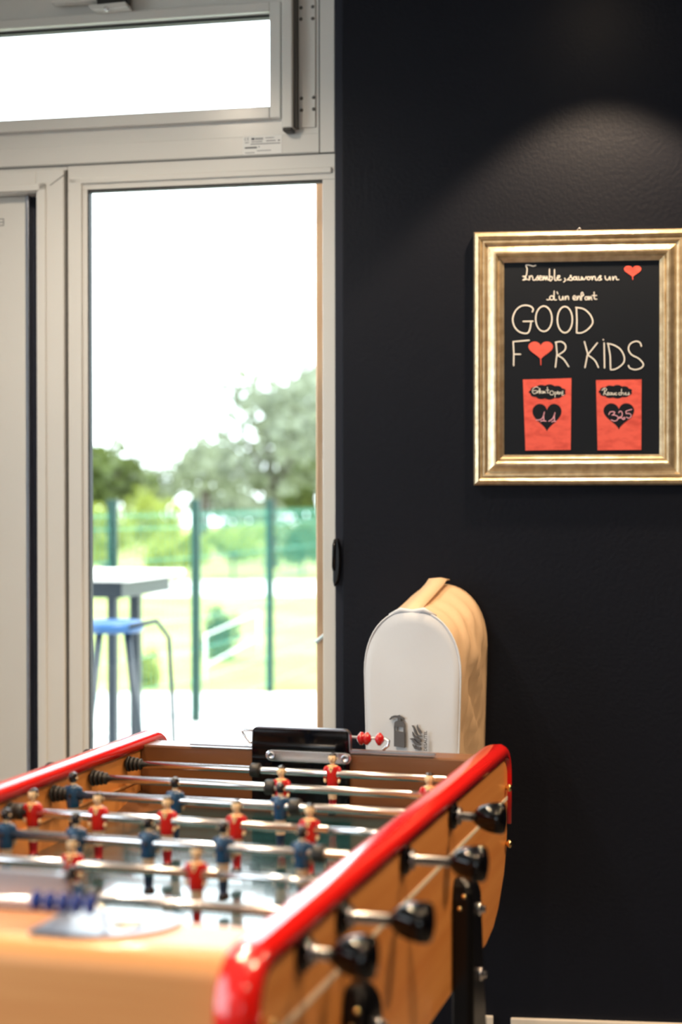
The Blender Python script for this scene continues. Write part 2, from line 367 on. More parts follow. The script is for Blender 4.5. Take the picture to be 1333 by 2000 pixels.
# ================================================================== lamps of the room
def spot(x, y, z, energy, ang, blend, label, aim=(0, 0, -1), col=(1, .72, .45)):
    r = empty('ceiling_spotlight', (x, y, HC), label=label, cat='spotlight', group='ceiling spotlights')
    MB().lathe([(-(HC-z)-.0, .030), (-(HC-z), .042), (-.012, .042), (-.012, .055), (0, .055)], 'z').build('housing', 'whitepaint', r)
    MB().lathe([(-(HC-z)-.004, .001), (-(HC-z)-.004, .029), (-(HC-z)+.002, .030)], 'z').build('diffuser', 'lamp', r)
    l = bpy.data.lights.new('spot', 'SPOT'); l.energy = energy; l.spot_size = math.radians(ang); l.spot_blend = blend; l.color = col; l.shadow_soft_size = .03
    o = bpy.data.objects.new('spot_bulb', l); COL.objects.link(o); o.location = (x, y, z-.03); o.rotation_euler = Vector(aim).to_track_quat('-Z', 'Y').to_euler()
xs, _ = DW.at(1180, 200); p = DW.o+DW.d*xs-DW.n*.33
spot(p.x, p.y, 2.80, 75, 92, .25, 'white ceiling spotlight nearest the framed chalkboard')
spot(-.75, 3.35, 2.80, 75, 165, 1.0, 'white ceiling spotlight closest to the doors', col=(1, .84, .66))
spot(1.75, 2.75, 2.80, 140, 120, .6, 'white ceiling spotlight towards the right wall')
for x, y, lab in ((-.9, 2.4, 'white ceiling spotlight in front of the doors'), (.9, 1.5, 'white ceiling spotlight right of the football table'), (-.35, 1.3, 'white ceiling spotlight above the near table end'),
                  (.9, -.6, 'white ceiling spotlight behind the camera on the right'), (-1.0, -.6, 'white ceiling spotlight behind the camera on the left')):
    spot(x, y, 2.80, 75, 120, .6, lab)

# ================================================================== FRAMED CHALKBOARD
def B(px, py, y=-.012): return DW.at(px, py, y)
pf = DW.root('picture_frame'); tag(pf, 'gold moulded frame around a black chalkboard with handwriting', 'picture')
ox0, oz0 = B(926, 948); ox1, oz1 = B(1350, 447)
prof = [(0, 0), (0, -.020), (.004, -.026), (.012, -.029), (.018, -.025), (.021, -.020), (.024, -.024), (.028, -.024), (.031, -.019), (.036, -.017), (.044, -.022), (.052, -.026), (.057, -.0265), (.062, -.022), (.064, -.017), (.067, -.019), (.070, -.018), (.073, -.015), (.079, -.013), (.080, -.006), (.080, 0)]
def frame_side(a, b_, na, nb):
    rings = [[(a[0]+na[0]*w, y, a[1]+na[1]*w) for w, y in prof], [(b_[0]+nb[0]*w, y, b_[1]+nb[1]*w) for w, y in prof]]
    return MB().loft(rings, 0, False, close=True)
c = [(ox0, oz0), (ox1, oz0), (ox1, oz1), (ox0, oz1)]; nn = [(1, 1), (-1, 1), (-1, -1), (1, -1)]
for i in range(4):
    frame_side(c[i], c[(i+1) % 4], nn[i], nn[(i+1) % 4]).build('frame_side', 'gold', pf)
bd = MB().box((ox0+.07, -.011, oz0+.07), (ox1-.07, -.002, oz1-.07)).build('board', 'board', pf)
hx, hz = B(1133, 443); MB().tube([(hx-.010, -.006, oz1-.004), (hx-.004, -.008, oz1+.006), (hx, -.008, oz1+.009), (hx+.003, -.008, oz1+.004)], .0012, n=6).build('hanging_wire', 'steel', pf)
def strokes(parent, name, m, org, sc, segs, w, y):
    mb = MB()
    for sg in segs:
        closed = False
        if sg[0] == 'o':
            _, cx, cy, rx, ry = sg; pts = [(cx+rx*math.cos(2*PI*i/24), cy+ry*math.sin(2*PI*i/24)) for i in range(24)]; closed = True
        elif sg[0] == 'l': pts = sg[1]
        else: pts = smooth(sg)
        P = [B(org[0]+x/sc, org[1]+yy/sc, y) for x, yy in pts]
        ribbon(mb, P, w, y, closed)
    return mb.build(name, m, parent, fix=False)
SG = [[(190,42),(165,50),(125,40),(92,42),(103,75),(100,120),(90,150),(60,152)], [(60,155),(95,165),(60,190),(100,182),(125,190)], [(125,150),(128,190),(132,160),(150,147),(160,165),(165,190),(188,188)],
 [(185,188),(215,145),(205,160),(222,180),(200,190)], [(222,175),(245,165),(240,147),(224,160),(230,188),(262,185)], [(262,150),(265,190),(280,150),(290,190),(302,150),(312,188),(328,180)],
 [(328,80),(330,190),(352,185),(356,160),(335,155)], [(378,85),(380,185),(400,190)], [(400,172),(425,165),(430,147),(412,150),(407,175),(420,190),(445,185)], [(480,172),(488,190),(470,210)],
 [(505,190),(545,148),(535,147),(560,180),(545,192),(515,185)], ('o',582,172,15,15), [(600,155),(602,182),(612,190)], [(620,155),(624,185),(645,185),(650,155),(655,188)], [(660,165),(672,188),(690,168),(697,155)], ('o',720,172,15,16),
 [(735,165),(752,155),(755,190),(768,155),(785,158),(790,188),(805,190)], [(805,190),(832,150),(845,150),(835,165),(850,185),(820,192)], [(885,150),(892,182),(915,188),(932,155),(938,190)], [(960,155),(965,190),(978,158),(995,157),(1000,185),(1022,185)]]
strokes(pf, 'lettering', 'chalk', (1010,510), 5.127, SG, .00135, -.0125)
SG = [('o',350,368,20,20), [(300,385),(318,388),(332,380)], [(375,300),(376,382),(398,387)], [(403,308),(412,328)], [(425,350),(430,383),(452,386),(462,352),(468,388)], [(485,352),(487,388),(498,354),(515,354),(520,385)],
 [(562,376),(590,366),(580,346),(565,360),(572,386),(600,385)], [(605,352),(607,388),(620,352),(632,357),(636,388)], [(636,388),(665,332),(655,312),(645,330),(648,390)], [(648,357),(672,340)], ('o',697,372,14,15), [(713,355),(715,386)], [(725,355),(728,388),(742,354),(752,388)], [(775,310),(778,375),(802,380)], [(755,345),(800,345)]]
strokes(pf, 'lettering', 'chalk', (1010,510), 5.127, SG, .00135, -.0125)
SG = [[(240,90),(248,65),(225,40),(180,30),(130,40),(85,80),(58,150),(70,220),(110,270),(160,290),(200,285),(220,240),(228,185)], ('l',[(155,180),(245,178)]), ('o',347,155,76,118), ('o',543,163,70,122), ('l',[(650,50),(655,170),(652,285)]), [(652,285),(700,285),(760,250),(802,190),(780,120),(720,65),(645,50)],
 ('l',[(210,355),(62,368)]), ('l',[(62,368),(68,480),(66,590)]), ('l',[(68,485),(130,485)]), ('l',[(460,372),(470,480),(455,605)]), [(455,375),(510,368),(548,400),(540,450),(475,495)], [(475,495),(530,530),(578,600)],
 ('l',[(725,368),(755,480),(730,608)]), ('l',[(845,380),(755,490)]), [(755,490),(820,540),(855,608)], ('l',[(908,380),(912,612)]), ('l',[(900,348),(901,352)]), ('l',[(945,390),(965,500),(968,630)]), [(968,630),(1020,620),(1085,570),(1095,510),(1060,440),(1000,400),(940,385)],
 [(1255,410),(1240,375),(1200,365),(1150,390),(1135,440),(1165,490),(1230,525),(1272,575),(1255,610),(1200,628),(1150,615),(1135,590)]]
strokes(pf, 'lettering', 'chalk', (990,590), 4.76, SG, .0018, -.0125)
def heart(parent, m, cx, cy, hw, top, bot, y, drip=0, name='heart', tilt=0):
    """heart outline in photo pixels (top lobes at top, point at bot)"""
    pts = []
    for i in range(48):
        t = 2*PI*i/48; x = math.sin(t)**3; yy = (13*math.cos(t)-5*math.cos(2*t)-2*math.cos(3*t)-math.cos(4*t))/17
        fy = (12.0/17-yy)/(12.0/17+1)        # 0 at lobes, 1 at tip
        pts.append((cx+x*hw+tilt*(fy-.5), top+(bot-top)*max(0, fy)))
    mb = MB(); P = [B(*p, y) for p in pts]; cc = B(cx, top+(bot-top)*.45, y)
    mb.add([(p[0], y, p[1]) for p in P]+[(cc[0], y, cc[1])], [(i, (i+1) % 48, 48) for i in range(48)])
    if drip: ribbon(mb, [B(cx, bot-3, y), B(cx+.3, bot+drip, y)], .0012, y)
    return mb.build(name, m, parent, fix=False)
heart(pf, 'redink', 1236.5, 530, 17, 519, 542, -.0125, 4)
heart(pf, 'redink', 1056.8, 690, 24, 667, 703, -.0125, 10)
def blob(parent, m, cx, cy, rx, ry, y, bumps=11, name='cloud'):
    pts = [(cx+rx*math.cos(a)*(1+.07*abs(math.sin(a*bumps/2))), cy+ry*math.sin(a)*(1+.2*abs(math.sin(a*bumps/2)))) for a in [2*PI*i/66 for i in range(66)]]
    mb = MB(); P = [B(*p, y) for p in pts]; cc = B(cx, cy, y)
    mb.add([(p[0], y, p[1]) for p in P]+[(cc[0], y, cc[1])], [(i, (i+1) % 66, 66) for i in range(66)]); return mb.build(name, m, parent, fix=False)
def card(q, label):
    mb = MB(); P = [B(*p, -.0125) for p in q]; mb.add([(a, -.0118, b_) for a, b_ in P]+[(a, -.0128, b_) for a, b_ in P], [(4, 5, 6, 7), (0, 1, 5, 4), (1, 2, 6, 5), (2, 3, 7, 6), (3, 0, 4, 7)])
    return mb.build('red_card', 'redink', pf, label=label)
k1 = card([(1022, 741.5), (1068, 740), (1117, 738.5), (1115.5, 878.5), (1027, 880)][0:1]+[(1117, 738.5), (1115.5, 878.5), (1027, 880)], 'red painted card reading 11')
k2 = card([(1165, 742.5), (1254, 741), (1253.5, 878.5), (1168, 879.5)], 'red painted card reading 325')
blob(k1, 'board', 1070, 765.5, 34, 12.5, -.0133); heart(k1, 'board', 1069, 815, 28.5, 788.5, 843, -.0133)
blob(k2, 'board', 1203, 765, 31, 11, -.0133); heart(k2, 'board', 1209.5, 812, 30, 787.5, 839, -.0133)
SG = [[(470,250),(430,228),(370,255),(340,310),(355,365),(400,375),(440,340)], [(360,315),(420,305)], [(440,310),(448,365),(465,315),(485,330),(490,365)], [(500,375),(510,290),(495,262),(488,285),(505,360)], ('o',548,345,22,22), [(570,325),(575,365)], [(585,325),(592,365),(608,328),(625,365)], [(665,235),(672,350),(690,360)], [(640,300),(700,298)],
 ('o',760,360,42,45), [(830,340),(832,455)], ('o',850,365,22,22), [(880,365),(905,355),(895,340),(882,360),(900,385),(920,380)], [(925,345),(930,390),(945,348),(960,350)], [(975,375),(1005,365),(990,345),(972,370),(990,410),(1025,400)], [(985,325),(1010,318)], [(885,325),(900,332)]]
strokes(k1, 'lettering', 'chalk', (1010,735), 11.11, SG, .00085, -.0138)
SG = [[(600,775),(585,850),(590,960)], [(600,790),(560,900),(500,945),(420,945)], [(520,980),(560,965),(635,972)], [(830,790),(815,870),(822,975)], [(830,800),(790,900),(740,950),(695,975)], [(760,990),(800,975),(855,980)]]
strokes(k1, 'lettering', 'pink', (1010,735), 11.11, SG, .0012, -.0138)
SG = [[(310,290),(320,370),(295,440)], [(260,335),(300,290),(350,285),(370,320),(320,375)], [(320,375),(350,420),(385,445)], [(390,410),(420,395),(405,375),(392,400),(405,440),(435,435)], ('o',465,412,22,25), [(490,390),(495,435)], [(510,390),(520,435),(545,430),(552,390),(558,435)], [(610,395),(590,390),(575,415),(590,440),(615,435)], [(702,390),(668,392),(656,415),(670,440),(704,436)], [(726,300),(722,380),(724,440)], [(724,412),(748,390),(772,400),(778,440)], [(810,415),(835,405),(825,385),(808,410),(825,440),(850,435)], [(870,435),(900,390),(890,385),(910,420),(885,440)]]
strokes(k2, 'lettering', 'chalk', (1155,735), 12.12, SG, .00095, -.0138)
SG = [[(425,905),(450,850),(510,835),(560,850),(545,890),(495,920)], [(495,920),(570,920),(640,960),(625,1030),(560,1060),(480,1030)], [(660,860),(690,825),(735,850),(740,920),(700,980),(650,990)], [(650,990),(700,960),(760,1020),(800,1005),(795,975),(760,985)], [(970,785),(900,800),(830,830),(840,885)], [(840,885),(900,880),(950,910),(940,965),(890,990),(840,965)]]
strokes(k2, 'lettering', 'pink', (1155,735), 12.12, SG, .00115, -.0138)

# ================================================================== EXTINGUISHER UNDER ITS COVER
CF = Vector((.1745, 3.885, 0)); CBk = Vector((.262, 4.125, 0)); ax = (CBk-CF); dep = ax.length; yaw = -math.atan2(ax.x, ax.y)
ec = empty('extinguisher_cover', CF, yaw, 'white and beige fabric cover over a fire extinguisher on the navy wall', 'extinguisher cover')
def zt(py, d): return EYE+(974-py)*d/F
def section(t):
    """outline of the cover at depth t (0 front, 1 back): half width, top height"""
    y = dep*t; zb = .42; top = zt(1193, 3.885)+(zt(1141, 4.12)-zt(1193, 3.885))*min(1, t*1.02); hw = .1225+.006*math.sin(PI*t)
    zs = top-.155; pts = []
    def wid(z):                 # sides lean in a little towards the bottom
        return hw*(1-.10*max(0, (zs-z))/.45)
    zz = [zb+(zs-zb)*i/14 for i in range(15)]
    for z in zz: pts.append((wid(z), z))
    for i in range(1, 24):
        a = PI*i/24; pts.append((hw*math.copysign(abs(math.cos(a))**.92, math.cos(a)), zs+.155*math.sin(a)**.92))
    for z in zz[::-1]: pts.append((-wid(z), z))
    out = []
    for k, (x, z) in enumerate(pts):
        e = math.sin(PI*t)
        sag = -.010*e*max(0, 1-((z-top)/.05)**2) if z > top-.05 else 0
        cr = 0
        if x > 0:               # creases of the loose gusset on its right side
            cr = e*(.012*math.sin((z*1.0+t*.28)*38+1.2)*math.exp(-((z-(zs-.12))/.17)**2)+.006*math.sin((z-t*.45)*60+.6))
        out.append((x+cr-.008*e*(1 if x > 0 else -1)*(z < zs), y, z+sag))
    return out
NT = 16
rings = [section(i/NT) for i in range(NT+1)]
MB().loft(rings, 0, True, close=True, caps=(False, True)).build('side_gusset', 'beige', ec)
fr = rings[0]; mb = MB(); n = len(fr); cx, cz = 0, .95
inner = []
for k, sc in ((0, 1.0), (1, .97), (2, .85), (3, .6), (4, .3), (5, .1)):
    inner.append([(x*sc, -.004*(k > 0)-.006*(1-sc)-.003*math.sin(x*26+z*12)*(k in (1, 2)), cz+(z-cz)*sc) for x, y, z in fr])
mb.loft(inner, 0, True, close=True, caps=(False, True)); fp = mb.build('front_panel', 'cloth', ec)
MB().tube([(x*1.005, -.001, z+.001) for x, y, z in fr], .0026, n=8).build('piping', 'cloth', ec)
# carrying strap over the top
tf, tb = section(0.0), section(1.0); zf = max(p_[2] for p_ in section(0.05)); zbk = max(p_[2] for p_ in tb)
ys = [(.012, zf-.010), (.06, zf+.010), (.12, zf+.028), (dep-.055, zbk+.0), (dep-.03, zbk+.013), (dep-.008, zbk+.013)]
rg = []
for i, (y, z) in enumerate(ys):
    xo = -.012+.012*i/5
    rg.append([(xo-.024, y, z-.0015), (xo+.024, y, z-.0035), (xo+.024, y, z-.0005), (xo, y, z+.004), (xo-.024, y, z+.0015)])
MB().loft(rg, 0, True).build('strap', 'beige', ec)
mb = MB(); mb.tube([(-.06, .004, zf-.014), (-.03, -.001, zf-.001), (.0, .001, zf-.004), (.03, -.002, zf+.001), (.06, .004, zf-.015)], [.004, .007, .006, .007, .004]); mb.build('gathered_seam', 'cloth', ec)
# printed pictograms, flat on the front panel
def Ep(px, py):
    d = ray(px, py); a = ax.normalized(); t = (CF.dot(a)-.0175)/Vector((d.x, d.y, 0)).dot(a); p_ = d*t+Vector((0, 0, EYE)); q = p_-CF
    r_ = Vector((a.y, -a.x, 0)); return q.dot(r_), p_.z
def pic(name, polys, m='grey', y=-.0175):
    mb = MB()
    for pl in polys:
        P = [Ep(750+x/13.33, 1385+yy/13.33) for x, yy in pl]; mb.add([(a, y, b_) for a, b_ in P]+[(a, y+.006, b_) for a, b_ in P], [tuple(range(len(P)))]+[(i, (i+1) % len(P), len(P)+(i+1) % len(P), len(P)+i) for i in range(len(P))])
    mb.build(name, m, fp, fix=False)
pic('extinguisher_symbol', [[(265,970),(540,1005),(540,610),(265,570)], [(265,570),(295,573),(295,445),(265,440)], [(510,600),(540,605),(540,480),(510,478)], [(265,450),(540,480),(540,400),(520,350),(480,325),(440,310),(360,300),(310,315),(275,345)],
 [(360,310),(445,320),(440,240),(360,225)], [(140,260),(200,190),(270,165),(340,172),(395,155),(450,195),(520,230),(535,270),(500,262),(440,245),(360,230),(290,222),(220,235),(170,280)]])
pic('flame_symbol', [smooth([(725,425),(770,440),(830,560),(880,670),(970,700),(965,730),(870,700),(800,610),(770,500)], 3), smooth([(865,405),(890,480),(970,580),(945,645),(890,570),(855,470)], 3),
 smooth([(740,590),(790,680),(870,750),(955,790),(955,865),(870,830),(780,740),(745,660)], 3), smooth([(670,770),(760,765),(820,820),(880,880),(945,905),(945,945),(860,945),(790,900),(745,820)], 3), smooth([(740,920),(800,970),(870,1000),(950,1000),(950,1075),(870,1060),(790,1020)], 3)])
def text3d(name, txt, parent, size, loc, rot, m):
    cu = bpy.data.curves.new(name, 'FONT'); cu.body = txt; cu.size = size; cu.extrude = .0006; cu.offset = .00025; cu.align_x = 'LEFT'
    t = bpy.data.objects.new(name, cu); COL.objects.link(t); bpy.context.view_layer.update()
    me = bpy.data.meshes.new_from_object(t); bpy.data.objects.remove(t); me.materials.clear(); me.materials.append(M[m])
    o = bpy.data.objects.new(name, me); COL.objects.link(o); o.parent = parent; o.location = loc; o.rotation_euler = rot; return o
tx_, tz_ = Ep(834.5, 1467.5); 
o_ = text3d('printed_word', 'DESAUTEL', fp, .0105, (tx_, -.0182, tz_), Matrix(((0, -1, 0), (0, 0, -1), (1, 0, 0))).to_euler(), 'grey')
w_txt = max(v.co.x for v in o_.data.vertices); o_.scale = (.050/w_txt, 1, 1)
MB().box((-.06, dep-.03, 1.0), (.02, dep+.02, 1.03)).build('wall_bracket', 'steel', ec)

# ================================================================== FOOTBALL TABLE
YAW = 0.2817; TX, TY = .0289, 2.9263
ZR, UO, ULI, HR, UR = EYE-.5106, .246, -.463, EYE-.4654, .229
UI = UO-.032; UOL = ULI-.032; UC = (UO+UOL)/2
ft = empty('football_table', (TX, TY, 0), -YAW, 'wooden table football game with red rails and black cast legs', 'football table')
VF, VN = .195, -1.275; ZP = HR-.012; ZBOT = EYE-.80; ZF = EYE-.602
# side panels
def side_panel(u0, u1):
    poly = arc(VF-.045, ZP-.045, .045, 90, 0)+[(VF, EYE-.62), (VF-.01, EYE-.67), (.158, EYE-.715), (.10, EYE-.765), (.05, EYE-.788), (-.02, ZBOT)]
    poly += [(VN+.215, ZBOT), (VN+.145, EYE-.788), (VN+.095, EYE-.765), (VN+.037, EYE-.715), (VN+.01, EYE-.67), (VN, EYE-.62)]+arc(VN+.045, ZP-.045, .045, 180, 90)
    return MB().prism(poly, 'x', u0, u1)
sp_r = side_panel(UI, UO).build('side_panel', 'wood', ft, bevel=.002)
sp_l = side_panel(UOL, ULI).build('side_panel', 'wood', ft, bevel=.002)
MB().box((UO-.001, VN+.004, EYE-.578), (UO+.0015, VF-.006, EYE-.571)).build('inlay_line', 'line', sp_r)
MB().box((UOL-.0015, VN+.004, EYE-.578), (UOL+.001, VF-.006, EYE-.571)).build('inlay_line', 'line', sp_l)
# red rails
def rail(uc):
    h = .026; r = .055; top = HR-.5*h
    path = [(VF+.012, EYE-.625), (VF+.012, top-r)]+arc(VF+.012-r, top-r, r, 0, 90, 7)[1:]+arc(VN-.012+r, top-r, r, 90, 180, 7)+[(VN-.012, top-r), (VN-.012, EYE-.625)]
    path = [path[0]]+path[1:]
    cs = [(a, b_) for a, b_ in [(-.0235, -.013), (-.0240, -.002), (-.0236, .0015), (-.0222, .0040), (-.0205, .0054), (-.0110, .0092), (-.0095, .0098), (-.0080, .0102), (.0085, .0118), (.0100, .0117), (.0115, .0112), (.0195, .0062), (.0215, .0044), (.0230, .0018), (.0238, -.002), (.0235, -.013)]]
    rings = []
    for i, (v, z) in enumerate(path):
        a = path[max(i-1, 0)]; c = path[min(i+1, len(path)-1)]; t = Vector((c[0]-a[0], c[1]-a[1])).normalized(); n_ = Vector((t.y, -t.x))   # outward
        if t.length < .5: n_ = Vector((0, 1))
        rings.append([(uc+s_, v+n_.x*d, z+n_.y*d) for s_, d in cs])
    return MB().loft(rings, 0, True)
rail(UR).build('rail', 'redrail', ft); rail((UOL+ULI)/2).build('rail', 'redrail', ft)
# end walls
MB().box((ULI, .07, ZBOT), (UI, .135, EYE-.484)).build('end_wall', 'woodin', ft, bevel=.004)
zn = EYE-.478; poly = [(-1.15, ZBOT), (-1.15, zn-.006)]+arc(-1.156, zn-.006, .006, 0, 90, 3)+arc(-1.237, zn-.030, .030, 90, 180, 24)+[(-1.267, ZBOT)]
MB().prism(poly, 'x', ULI, UI).build('end_wall', 'woodend', ft, bevel=.001)
MB().box((ULI, -1.15, ZF-.02), (UI, .07, ZF)).build('playing_field', 'field', ft)
MB().box((ULI, -1.15, ZBOT), (UI, .07, ZBOT+.02)).build('bottom_board', 'woodin', ft)
# light beads along the side walls and sloping corner ramps
for uu, du, par in ((ULI, .006, sp_l), (UI, -.006, sp_r)):
    MB().tube([(uu+du*.5, -1.15, EYE-.553), (uu+du*.5, .07, EYE-.553)], .0028, n=8).build('inner_bead', 'woodend', par)
for sx, uu in ((1, ULI), (-1, UI)):
    for v0, v1 in ((.07, -.07), (-1.15, -1.01)):
        MB().add([(uu, v0, ZF+.028), (uu, v0, ZF), (uu+sx*.075, v0, ZF), (uu, v1, ZF)], [(0, 1, 2), (0, 3, 1), (1, 3, 2), (0, 2, 3)]).build('corner_ramp', 'woodin', ft)
# goals: metal cover plate with raised hood, black pocket, guard bar, counter of beads
def goal(far):
    s = 1 if far else -1; vin = .066 if far else -1.138; vout = .082 if far else -1.247
    zp = EYE-.480 if far else EYE-.4768; hz = EYE-.438 if far else EYE-.434
    hu0, hu1 = (-.229, -.032) if far else (-.2200, -.027)
    pu0, pu1 = (-.357, .132) if far else (-.36, .118)
    r = .014; t = .003
    g = MB()
    # flat wings with rounded outer corners
    for side in (-1, 1):
        a, b_ = (hu0, pu0) if side < 0 else (hu1, pu1); d = .045*side
        pl = [(a, vin)]+smooth([(b_-d*.35, vin), (b_-d*.05, vin+s*.012), (b_-d*.12, vin+(vout-vin)*.45), (b_-d*.75, vin+(vout-vin)*.78), (b_-d*1.5, vin+(vout-vin)*.95), (b_-d*2.1, vout)], 4)+[(a, vout)]
        if far: pl = [(a, vin), (b_, vin), (b_, vout-.004), (b_-d*.1, vout), (a, vout)]
        if not far and side > 0:                       # with the round cup hole
            cu, cv, cr = .068, -1.192, .021; k = 24
            ring = [(cu+cr*math.cos(2*PI*i/k), cv+cr*math.sin(2*PI*i/k)) for i in range(k)]
            # ray-cast outline around the hole so the plate keeps its opening
            out = []
            for x, y in ring:
                dx, dy = x-cu, y-cv; best = 9
                for i in range(len(pl)):
                    (x1, y1), (x2, y2) = pl[i], pl[(i+1) % len(pl)]; den = dx*(y2-y1)-dy*(x2-x1)
                    if abs(den) < 1e-12: continue
                    tt = ((x1-cu)*(y2-y1)-(y1-cv)*(x2-x1))/den; uu = ((x1-cu)*dy-(y1-cv)*dx)/den
                    if tt > 0 and -1e-6 <= uu <= 1+1e-6: best = min(best, tt)
                out.append((cu+dx*best, cv+dy*best))
            vs = [(x, y, zp+t) for x, y in ring]+[(x, y, zp+t) for x, y in out]+[(x, y, zp-.0) for x, y in ring]+[(x, y, zp) for x, y in out]
            g.add(vs, [(i, (i+1) % k, k+(i+1) % k, k+i) for i in range(k)]+[(k+i, k+(i+1) % k, 3*k+(i+1) % k, 3*k+i) for i in range(k)]+[(i, (i+1) % k, 2*k+(i+1) % k, 2*k+i) for i in range(k)])
        else: g.prism(pl, 'z', zp, zp+t)
    hood = [(hu0-.004, zp), (hu0, zp+.004)]+[(hu0, hz-r)]+arc(hu0+r, hz-r, r, 180, 90, 5)+arc(hu1-r, hz-r, r, 90, 0, 5)+[(hu1, zp+.004), (hu1+.004, zp)]
    inn = [(min(max(x, hu0+t), hu1-t), min(z, hz-t)) for x, z in hood]
    ringv = [(x, z) for x, z in hood]; n_ = len(hood); v0, v1 = vin, vin+s*.012
    vs = [(x, v0, z) for x, z in hood]+[(x, v1, z) for x, z in hood]+[(x, v0, z) for x, z in inn]+[(x, v1, z) for x, z in inn]
    fs = []
    for i in range(n_-1):
        fs += [(i, i+1, n_+i+1, n_+i), (2*n_+i, 2*n_+i+1, 3*n_+i+1, 3*n_+i), (i, i+1, 2*n_+i+1, 2*n_+i), (n_+i, n_+i+1, 3*n_+i+1, 3*n_+i)]
    g.add(vs, fs)
    gp = g.build('goal_cover', 'steel', ft, bevel=0)
    # black pocket inside the hood and in the end wall
    yb = vin+s*.003
    ins = [(x, z) for x, z in inn[2:-2]]
    pl = [(hu0+.001, EYE-.588), (hu0+.001, zp)]+ins+[(hu1-.001, zp), (hu1-.001, EYE-.588)]
    MB().prism(pl, 'y', vin-s*.001, yb+s*.002).build('goal_pocket', 'black', ft)
    MB().prism([(x, z) for x, z in hood], 'y', v1-s*.0005, v1+s*.0015).build('hood_back', 'steel', gp)
    # guard bar with two screws
    gu0, gu1 = (hu0+.030, hu1+.004) if far else (hu0+.03, hu1-.03); gz = EYE-.492
    gb_ = MB(); gb_.prism(arc(gu0+.011, gz, .011, 90, 270, 6)+arc(gu1-.011, gz, .011, -90, 90, 6), 'y', vin-s*.006, vin-s*.001)
    gbo = gb_.build('guard_bar', 'chrome', ft, bevel=.0015)
    for su in (gu0+.012, gu1-.012):
        MB().lathe([(vin-s*.0062, .0085), (vin-s*.0085, .0075), (vin-s*.0085, .004), (vin-s*.006, .0035), (vin-s*.006, .0005)], 'y', (su, 0, gz), n=16).build('screw', 'steel', gbo)
    # counter wire with beads
    vw = .105 if far else -1.213; zw = EYE-.459 if far else EYE-.449
    wu0, wu1 = (-.250, .030) if far else (-.30, .045)
    if far: pth = [(-.238, vw, zp+.003), (-.247, vw, zp+.004), (-.260, vw, zw-.001), (-.262, vw, zw+.004), (-.258, vw, zw+.007), (-.236, vw, zw+.007), (wu1-.004, vw, zw+.001), (wu1+.004, vw, zw-.003), (wu1+.002, vw, zw-.012), (wu1-.008, vw, zp)]
    else: pth = [(wu0-.01, vw, zp), (wu0, vw, zw-.004), (wu0+.01, vw, zw), (wu1-.006, vw, zw), (wu1+.002, vw, zw-.004), (wu1+.004, vw, zp)]
    ctr = MB().tube(pth, .0028, n=8).build('score_counter', 'chrome', ft)
    k = 'redbead' if far else 'bluebead'
    us = [-.020, -.0095, .0155] if far else [-.034, -.0175, -.001, .0155, .032]
    for i, u in enumerate(us):
        R_ = .0125 if far else .0118; L_ = .0088 if far else .0072
        MB().lathe([(-L_, .003), (-L_*.85, .006), (-.002, R_), (.002, R_), (L_*.85, .006), (L_, .003)], 'x').build('bead', k, ctr, (u, vw, zw))
    if not far:
        MB().lathe([(EYE-.4739, .0209), (EYE-.4755, .0190), (EYE-.4772, .012), (EYE-.4775, .0005)], 'z', (.068, -1.192, 0)).build('ball_cup', 'brass', gp)
goal(True); goal(False)
